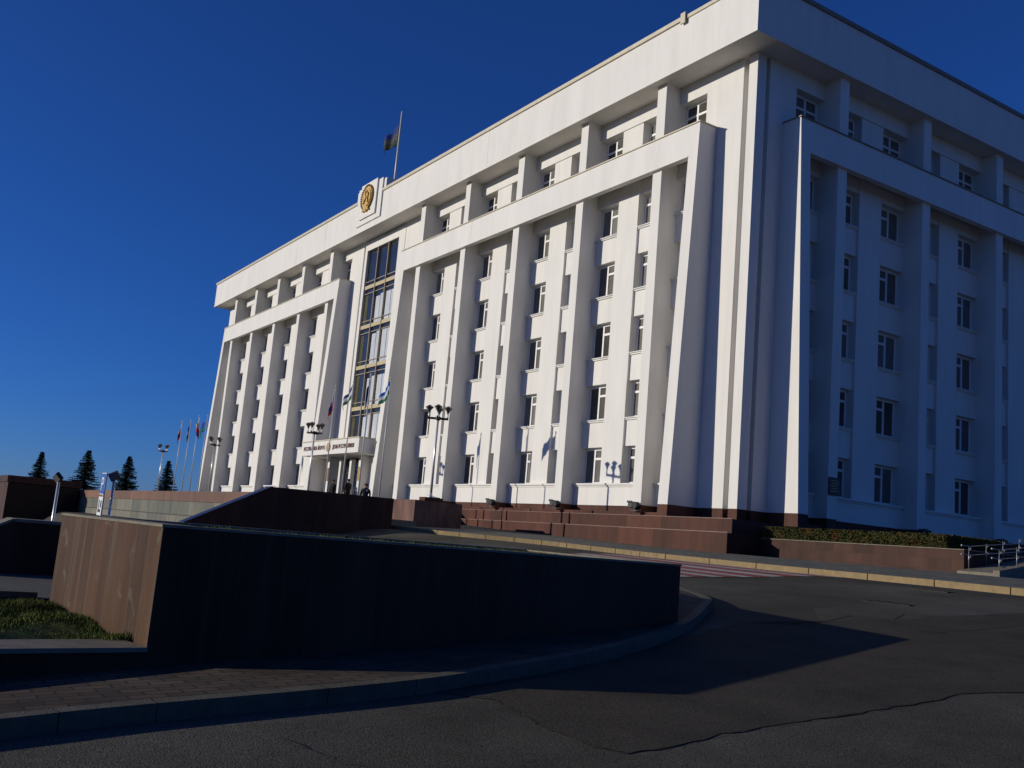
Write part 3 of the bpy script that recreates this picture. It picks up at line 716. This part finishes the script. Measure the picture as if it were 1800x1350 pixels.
m.face([(q.x-A.x, q.y-A.y, -.14) for q in I]); m.build('soil', SOIL, pw)
# low wall running on towards the left, its pale top, grass behind it, path
lw = empty('low_retaining_wall', (A.x, A.y, 0)); tag(lw, 'low dark retaining wall with a pale stone top in front of the grass, bottom left', 'wall')
e0 = wd*0; e1 = -wd*9; nin = Vector((-wd.y, wd.x)); nin = nin if nin.x < 0 else -nin
m = MB(); P = [e0-wd*.003, e1, e1+nin*.5, e0-wd*.003+nin*.5]
vs = [(q.x, q.y, -1.9) for q in P]+[(q.x, q.y, -1.155) for q in P]
BF = [(3, 2, 1, 0), (4, 5, 6, 7), (0, 1, 5, 4), (1, 2, 6, 5), (2, 3, 7, 6), (3, 0, 4, 7)]
m.poly(vs, BF); m.build('wall_body', DARKG, lw)
m = MB(); P = [e0-wd*.003-nin*.03, e1-nin*.03, e1+nin*.52, e0-wd*.003+nin*.52]
m.poly([(q.x, q.y, -1.153) for q in P]+[(q.x, q.y, -1.115) for q in P], BF); m.build('coping', COPING, lw)
# turf
def turf_z(X, Y):
    return -1.14+.05*math.sin(X*1.7+.4)*math.sin(Y*2.3)+.03*math.sin(X*4.1+Y*3.3)-.08*sstep(-13.0, -13.4, X-CX)
gr = MB()
gx0, gx1, gy0, gy1 = CX-13.35, A.x-.45, CY-7, A.y+.3
N = 40
for j in range(N):
    for i in range(N):
        q = [(gx0+(gx1-gx0)*(i+a)/N, gy0+(gy1-gy0)*(j+b)/N) for a, b in ((0, 0), (1, 0), (1, 1), (0, 1))]
        gr.face([(x+.17*(A.y-y)*(x-gx0)/(gx1-gx0), y, turf_z(x, y)) for x, y in q])
def blade(m, x, y, z, h, s):
    a = random.uniform(0, 6.28); dx, dy = math.cos(a)*s, math.sin(a)*s; l = random.uniform(-.6, .6)*h; l2 = random.uniform(-.6, .6)*h
    m.face([(x-dx, y-dy, z), (x+dx, y+dy, z), (x+l, y+l2, z+h)])
for i in range(95000):
    y = gy1-(gy1-gy0)*random.random()**1.8; x = random.uniform(gx0, gx1); x += .17*(A.y-y)*(x-gx0)/(gx1-gx0)
    cl = math.sin(x*2.3)*math.sin(y*3.1)+math.sin(x*5.7+1)*math.sin(y*6.3)
    blade(gr, x, y, turf_z(x, y)-.01, random.uniform(.03, .075)*(1.0+.35*cl), .007)
tag(gr.build('grass', GRASS, recalc=False), kind='stuff')
# grass on the big planter
gr = MB(); cen = (A+Cc+Dd+Bb)/4
for i in range(22000):
    u, v = random.random(), random.random()
    q = (I[0]*(1-u)+I[1]*u)*(1-v)+(I[3]*(1-u)+I[2]*u)*v
    if math.sin(q.x*3.1)*math.sin(q.y*2.7)+math.sin(q.y*7.3) < .25: continue
    blade(gr, q.x, q.y, -.145, random.uniform(.015, .05)*(1.5 if random.random() < .05 else 1), .01)
tag(gr.build('grass', GRASS, recalc=False), kind='stuff')
# path beyond the grass with a pale kerb
m = MB(); m.face([(CX-18.2, CY-9, -1.17), (CX-13.2, CY-9, -1.17), (CX-13.2, CY+9, -1.10), (CX-18.2, CY+9, -1.10)]); tag(m.build('path', PATHM), kind='structure')
m = MB(); m.box(CX-13.42, CX-13.25, CY-9, Bb.y-.02, -1.4, -1.06); tag(m.build('grey_kerb', KERBM), kind='structure')

# ------------------------------------------------------------------ lamps
def make_lamp():
    o = empty('street_lamp')
    m = MB(); m.tube((0, 0, 0), (0, 0, 3.7), .065, .052, 12); m.lathe((0, 0, 0), [(.16, 0), (.16, .04), (.075, .12), (.07, .2)], 12); m.build('pole', CHROME, o, smooth=True)
    m = MB(); m.box(-.48, .48, -.045, .045, 3.66, 3.76); m.box(-.045, .045, -.48, -.046, 3.66, 3.76); m.box(-.045, .045, .046, .48, 3.66, 3.76); m.lathe((0, 0, 3.62), [(.07, 0), (.13, .05), (.13, .16), (.05, .2)], 10); m.build('cross_arm', DARKM, o)
    for k_ in range(4):
        a = k_*math.pi/2; x, y = .44*math.cos(a), .44*math.sin(a)
        h = MB(); h.lathe((x, y, 3.98), [(.04, 0), (.06, .03), (.07, .08), (.04, .12)], 8)
        hd = h.build('lamp_head', DARKM, o)
        h = MB(); h.tube((x, y, 3.70), (x, y, 4.0), .038, .034, 8); h.build('stem', CHROME, o, smooth=True)
        h = MB(); h.lathe((x, y, 4.06), [(.06, 0), (.19, .15), (.20, .165), (.05, .26), (.01, .27)], 6); h.build('lamp_lid', LAMPG, hd)
    return o
lamp = make_lamp()
def place(o, first, loc, rz, label, group=None):
    c = o if first else copy_tree(o)
    c.location = loc; c.rotation_euler.z = rz; c['label'] = label
    if group: c['group'] = group
    return c
LG = 'four-headed lamps along the terrace'
lamp['category'] = 'lamp'
place(lamp, True, (-12.12, -7.38, 1.77), R(57), 'four-headed street lamp on the red granite pier, nearest of the lamps', LG)
place(lamp, False, (-27.0, -7.5, 1.76), R(43), 'four-headed street lamp in front of the left part of the entrance canopy', LG)
place(lamp, False, (-46.85, -7.5, 1.76), R(22), 'four-headed street lamp in front of the far end pillars of the left wing', LG)
place(lamp, False, (-62.35, -7.5, 1.76), R(38), 'four-headed street lamp standing against the sky beside a spruce', LG)

# ------------------------------------------------------------------ flags
def flag_mesh(mats, parent, ztop, fly, hoist, dirx, diry, drop, ripple, bunch=1.0, ph=0.0, low=0.0, name='flag'):
    ztop -= low
    m = MB(); nu, nv = 16, 9; V = []
    d = Vector((dirx, diry, 0)).normalized(); n_ = Vector((-d.y, d.x, 0))
    for j in range(nv+1):
        for i in range(nu+1):
            u, v = i/nu, j/nv
            x = fly*u*bunch; z = ztop-hoist*v*(1-.15*u)-drop*u**1.2
            off = ripple*math.sin(u*7+v*1.6+ph)*u**.6+ripple*.4*math.sin(u*15+ph*2)
            q = d*(x+.05)+n_*off; V.append((q.x, q.y, z+.04*math.sin(u*9+ph)))
    for j in range(nv):
        for i in range(nu):
            m.f.append((j*(nu+1)+i, j*(nu+1)+i+1, (j+1)*(nu+1)+i+1, (j+1)*(nu+1)+i)); m.m.append(min(2, j*3//nv))
    m.v = V
    o = m.build(name, mats, parent, smooth=True, recalc=False)
    sd = o.modifiers.new('thickness', 'SOLIDIFY'); sd.thickness = .008
    return o
def flagpole(loc, h, label, mats, fl, group, ring=.045):
    o = empty('flagpole', loc); tag(o, label, 'flagpole', group)
    m = MB(); m.tube((0, 0, 0), (0, 0, h), ring, ring*.6, 10); m.lathe((0, 0, h), [(.02, 0), (.055, .03), (.06, .07), (.02, .14), (.005, .16)], 8); m.lathe((0, 0, 0), [(.12, 0), (.12, .05), (.05, .1), (.05, .12)], 10)
    m.build('pole', POLE, o, smooth=True)
    flag_mesh(mats, o, h-.08, parent_fly(fl), *fl[1:]) if False else flag_mesh(mats, o, h-.1, *fl)
    return o
TRI = [FWHITE, FBLUE, FRED]; BSH = [FBLUE, FWHITE, FGREEN]
FG1 = 'flagpoles right of the entrance lamps'; FG2 = 'flagpoles at the far left'
zb = 1.5
flagpole((-24.55, -7.5, zb), 6.5, 'flagpole with a limp white, blue and red flag, left of its row before the entrance', TRI, (.5, 1.0, -1, -.25, .95, .09, .55, .3), FG1)
flagpole((-22.1, -7.5, zb), 6.55, 'flagpole with a backlit blue, white and green flag drooping over the white pilaster', [FBLUE_D, FWHITE, mat('flag_green_shaded', (.012, .09, .045), .8)], (.95, .7, -1, -.1, .85, .1, .9, 1.2), FG1)  # blue and green darkened in the colour, as seen against the light
flagpole((-19.9, -7.5, zb), 6.75, 'flagpole before the tall glazing with a dark flag hanging straight down', [FBLUE_D, FBLUE_D, FWHITE], (.3, 1.35, -1, -.4, 1.0, .06, .5, 2.0), FG1)
flagpole((-17.35, -7.5, zb), 6.3, 'flagpole with a bright blue, white and green flag blowing left, rightmost on the terrace', BSH, (.95, .72, -1, -.05, .7, .1, .95, .2), FG1)
flagpole((-57.1, -7.5, zb), 6.3, 'flagpole with a white and red flag, nearest to the leftmost lamp', TRI, (.5, 1.0, -1, -.3, .9, .1, .5, .8), FG2)
flagpole((-54.45, -7.5, zb), 6.25, 'flagpole with a thin hanging blue, white and green flag against the sky', BSH, (.35, 1.2, -1, -.3, .7, .08, .5, 1.7), FG2)
flagpole((-52.2, -7.5, zb), 6.45, 'flagpole whose white, red and blue flag bunches out to the right', [FWHITE, FRED, FBLUE], (.5, 1.1, .8, -.2, .8, .14, .6, .3), FG2)
flagpole((-49.8, -7.5, zb), 6.35, 'flagpole at the building edge with a blue flag blown to the left', [FBLUE, FBLUE, FGREEN], (1.3, .9, -1, -.1, .75, .1, .9, 2.4), FG2)
flagpole((-38.15, 1.0, 24.0), 8.2, 'flagpole on the roof behind the coat of arms with a backlit flag', [FBLUE_D, mat('flag_white_backlit', (.045, .05, .05), .8), mat('flag_green_backlit', (.008, .022, .016), .8)], (2.0, 1.6, -1, -.15, .75, .2, .9, .6, .75), None, .12)  # all three stripes painted darker to show the flag backlit

# ------------------------------------------------------------------ floodlights at the pillar feet
def make_flood():
    o = empty('floodlight')
    m = MB(); m.box(-.30, -.02, -.12, .12, -.12, .16); m.box(-.34, .0, -.16, -.121, .1, .19); m.build('housing', DARKM, o, bevel=.02)
    m = MB(); m.tube((.16, -.14, .0), (.16, .1, .03), .15, .12, 12); m.box(.0, .05, -.02, .02, -.2, .05); m.box(-.2, .2, -.02, .02, -.25, -.2); m.build('lamp_drum', DARKM, o)
    return o
fl = make_flood(); fl['category'] = 'floodlight'
for i, (x, y, z, lab) in enumerate([(-5.05, -1.09, 2.1, 'dark floodlight at the foot of the front pillar nearest the corner'), (-11.0, -1.09, 2.1, 'dark floodlight at the foot of the second front pillar from the corner'),
        (-16.9, -1.09, 2.1, 'dark floodlight at the foot of the third front pillar from the corner'), (-22.9, -1.09, 2.14, 'dark floodlight half hidden behind the lamp pedestal on the pier')]):
    place(fl, i == 0, (x, y, z), 0, lab, 'floodlights at the pillar feet')
place(fl, False, (1.1, 10.78, 2.02), R(90), 'dark floodlight above the hedge at the second pillar of the shaded side', 'floodlights at the pillar feet')
place(fl, False, (1.1, 16.9, 2.02), R(90), 'dark floodlight behind the end of the hedge on the shaded side', 'floodlights at the pillar feet')

# ------------------------------------------------------------------ signs and floodlight posts at the left
def relp(x, y): return (x+CX, y+CY)
sg = empty('parking_sign', (1.01, -24.2, -1.7)); tag(sg, 'blue parking sign above a white plate on a thin post', 'sign')
sg.rotation_euler = (0, R(1), R(0))
m = MB(); m.tube((0, .05, 0), (0, .05, 2.62), .025); m.build('post', CHROME, sg)
m = MB(); m.box(-.27, .27, -.012, .012, 2.06, 2.62); m.build('sign_plate', SIGNW, sg)
m = MB(); m.box(-.25, .25, -.018, -.0125, 2.08, 2.60); m.build('sign_face', BLUE, sg)
text('P', .5, SIGNW, sg, 'lettering', -.13, .15, -.022, 2.16, ext=.003)
m = MB(); m.box(-.27, .27, -.012, .012, 1.52, 2.0); m.build('lower_plate', SIGNW, sg)
m = MB(); m.box(-.17, -.09, -.018, -.0125, 1.6, 1.92); m.box(-.09, .15, -.018, -.0125, 1.6, 1.68); m.box(.05, .18, -.018, -.0125, 1.72, 1.9); m.build('pictogram', DARKM, sg)
def flood_post(loc, h, tilt, rz, label):
    o = empty('floodlight_post', loc); o.rotation_euler.z = rz; tag(o, label, 'light post', 'floodlight posts by the path')
    m = MB(); m.tube((0, 0, 0), (0, 0, h), .04, .036, 10); m.build('post', CHROME, o, smooth=True)
    m = MB(); m.box(-.13, .13, -.05, .05, -.11, .11); hd = m.build('lamp_head', DARKM, o, bevel=.02); hd.location = (0, -.03, h+.11); hd.rotation_euler = (R(tilt), R(-28), 0)
    m = MB(); m.box(-.11, .11, -.058, -.051, -.09, .09); m.build('pane', GLASS, hd)
    return o
flood_post((1.06, -23.95, -1.75), 2.5, 20, R(60), 'pale post with a tilted square floodlight beside the parking sign')
flood_post((.83, -25.24, -1.75), 2.32, 35, R(10), 'grey post with a dark floodlight before the tall dark wall')

# ------------------------------------------------------------------ drains
def drain(x, y, rz, label):
    o = empty('drain_grate', (x, y, G(x, y)), rz); tag(o, label, 'drain', 'drains in the road')
    m = MB(); m.box(-.45, .45, -.2, .2, -.02, .008); m.build('grate_frame', IRON, o)
    m = MB()
    for i in range(8): m.box(-.4+i*.1, -.36+i*.1, -.17, .17, .009, .014)
    m.build('grate_bar', ASPH_D, o)
drain(14.7, -8.84, R(5), 'dark iron drain grate in the road nearest the yellow kerb')
drain(16.3, -12.6, R(15), 'iron drain grate out in the middle of the road')

# ------------------------------------------------------------------ people
def person(loc, h, rz, label, top, legs, pose):
    o = empty('person', loc, rz); tag(o, label, 'person', 'people at the entrance')
    s = h/1.75
    V = []; E = []; Rr = []
    def v(x, y, z, r): V.append((x*s, y*s, z*s)); Rr.append(r*s); return len(V)-1
    pel = v(0, 0, .95, .15); wa = v(0, .0, 1.12, .14); ch = v(0, .01, 1.33, .165); nk = v(0, .0, 1.49, .065); hd0 = v(0, -.02, 1.57, .085); hd1 = v(0, -.02, 1.67, .092)
    E += [(pel, wa), (wa, ch), (ch, nk), (nk, hd0), (hd0, hd1)]
    for sx in (-1, 1):
        hip = v(.09*sx, 0, .88, .10); kn = v(.11*sx, -.03, .48, .062); an = v(.12*sx, .02, .09, .045); to = v(.13*sx, -.14, .03, .035)
        E += [(pel, hip), (hip, kn), (kn, an), (an, to)]
        sh = v(.19*sx, .01, 1.40, .07)
        if pose == 'fold': el = v(.25*sx, -.02, 1.12, .05); wr = v(.09*sx, -.22, 1.04, .035); hdir = Vector((-.7*sx, -.5, -.1)).normalized()
        else: el = v(.26*sx, .03, 1.11, .05); wr = v(.27*sx, -.06, .86, .034); hdir = Vector((0, -.3, -1)).normalized()
        E += [(ch, sh), (sh, el), (el, wr)]
        w0 = Vector(V[wr])/s; pm = w0+hdir*.07; pa = v(*pm, .032); E.append((wr, pa))
        side = hdir.cross(Vector((1, 0, .2))).normalized()
        for kf, (off, ln) in enumerate(((-.03, .075), (-.01, .085), (.01, .08), (.03, .06))):
            f0 = pm+side*off+hdir*.03; f1 = f0+hdir*ln*.5; f2 = f1+(hdir+Vector((-.3*sx, 0, 0))).normalized()*ln*.5
            a_ = v(*f0, .009); b_ = v(*f1, .0085); c_ = v(*f2, .008); E += [(pa, a_), (a_, b_), (b_, c_)]
        t0 = w0+hdir*.035-side*.035; t1 = t0+(hdir-side*.6).normalized()*.05
        a_ = v(*t0, .011); b_ = v(*t1, .009); E += [(wr, a_), (a_, b_)]
    me = bpy.data.meshes.new('body'); me.from_pydata(V, E, []); me.update()
    b = bpy.data.objects.new('body', me); col.objects.link(b); b.parent = o
    sk = b.modifiers.new('skin', 'SKIN'); sk.use_smooth_shade = True
    for i, sv in enumerate(me.skin_vertices[0].data): sv.radius = (Rr[i], Rr[i]); sv.use_root = (i == 0)
    sb = b.modifiers.new('sub', 'SUBSURF'); sb.levels = 1; sb.render_levels = 1
    bpy.context.view_layer.update()
    m2 = bpy.data.meshes.new_from_object(b.evaluated_get(bpy.context.evaluated_depsgraph_get()))
    b.modifiers.clear(); b.data = m2; bpy.data.meshes.remove(me)
    for mm in (top, legs, SKIN): m2.materials.append(mm)
    for pl in m2.polygons:
        z = pl.center.z/s; x = abs(pl.center.x/s); y = pl.center.y/s
        hand = (pose == 'fold' and y < -.235 and z > .9 and z < 1.12) or (pose != 'fold' and z < .84 and z > .6 and x > .2)
        pl.material_index = 2 if (z > 1.5 or hand) else (0 if z > .84 else 1)
        pl.use_smooth = True
    # hair cap, face
    m = MB(); m.lathe((0, .005*s, 1.655*s), [(.088*s, -.06*s), (.102*s, 0), (.09*s, .06*s), (.05*s, .095*s), (.006, .105*s)], 12); m.build('hair', HAIR, o, smooth=True)
    m = MB(); m.poly([(-.015*s, -.10*s, 1.60*s), (.015*s, -.10*s, 1.60*s), (0, -.135*s, 1.605*s), (0, -.10*s, 1.65*s)], [(0, 1, 2), (1, 3, 2), (3, 0, 2), (0, 3, 1)])
    for sx in (-1, 1):
        m.lathe((.038*sx*s, -.098*s, 1.635*s), [(.002, -.01*s), (.012*s, 0), (.002, .01*s)], 6, 1)
        m.box((.093*sx-.008)*s, (.093*sx+.008)*s, -.03*s, .01*s, 1.59*s, 1.65*s)
    m.box(-.025*s, .025*s, -.104*s, -.098*s, 1.557*s, 1.566*s, 1)
    m.build('face', [SKIN, HAIR], o)
    return o
person((-34.9, -2.6, 1.5), 1.76, R(20), 'person in a black jacket standing at the entrance, left of the other', BLACKC, NAVYC, 'down')
p2 = person((-32.4, -2.6, 1.5), 1.80, R(-75), 'person in a long dark coat facing left with hands held in front', BLACKC, BLACKC, 'fold')
m = MB(); m.box(-.14, .14, -.33, -.23, .62, .92); m.tube((-.1, -.28, .92), (0, -.28, 1.05), .012); m.tube((.1, -.28, .92), (0, -.28, 1.05), .012)
bag = m.build('handbag', BROWNL, None, bevel=.02); bag.location = p2.location; bag.rotation_euler = p2.rotation_euler
tag(bag, 'small brown bag held by the person in the long dark coat', 'bag')
p3 = person((-15.75, -9.0, .62), 1.66, R(60), 'person in a dark jacket with a pale chest patch behind the dark stair wall', NAVYC, BLACKC, 'fold')
m = MB(); m.box(.03, .10, -.185, -.165, 1.28, 1.36); m.build('chest_patch', SIGNW, p3)

# ------------------------------------------------------------------ spruces
def spruce(x, y, z0, h, rad, label, seed):
    rnd = random.Random(seed); o = empty('spruce_tree', (x, y, z0)); tag(o, label, 'tree', 'spruces beyond the terrace')
    m = MB(); m.tube((0, 0, 0), (0, 0, h*.97), .16, .015, 8); m.build('trunk', BARK, o)
    m = MB(); z = h*.06
    while z < h*.985:
        f = 1-z/h; L0 = rad*1.12*f**.85*(.9+.2*rnd.random()); nb = int(7+7*f)
        for i in range(nb):
            a = rnd.uniform(0, 6.283); L = L0*rnd.uniform(.6, 1.12)+.06; dx, dy = math.cos(a), math.sin(a)
            n = max(4, int(L/.085)); P = []
            for k_ in range(n+1):
                t = k_/n; P.append(Vector((dx*L*t, dy*L*t, z-.42*L*t+.30*L*t*t)))
            for k_ in range(n):
                q = P[k_]; t = k_/n; wd_ = (.10+.24*L*(1-t))*rnd.uniform(.6, 1.15)
                for sd in (-1, 1):
                    e = Vector((-dy*sd, dx*sd, 0)); tip = q+e*wd_+Vector((dx, dy, 0))*wd_*.5+Vector((0, 0, -.10*rnd.random()-.25*wd_))
                    m.face([q, q+Vector((dx, dy, 0))*.09, tip])
                if rnd.random() < .6: m.face([q, P[k_+1], q+Vector((dx*.04, dy*.04, -rnd.uniform(.06, .2)))])
            m.face([P[-1]-Vector((dy, -dx, 0))*.03, P[-1]+Vector((dy, -dx, 0))*.03, P[-1]+Vector((dx*.12, dy*.12, .04))])
        z += .05*h*(.35+.65*f)*rnd.uniform(.55, .9)*.62
    m.build('crown', NEEDLE, o, recalc=False)
spruce(-82.5, -14.5, -2.6, 7.95, 2.35, 'dark spruce leftmost of four, behind the tall dark wall', 1)
spruce(-74.9, -11.4, -2.6, 8.25, 2.75, 'dark wide spruce behind the terrace wall, second from the left', 2)
spruce(-81.0, -6.25, -2.6, 8.4, 2.75, 'dark spruce right behind the square floodlight post', 3)
spruce(-86.0, -.95, -2.6, 8.7, 2.5, 'dark spruce between the leftmost lamp and the flagpoles', 4)
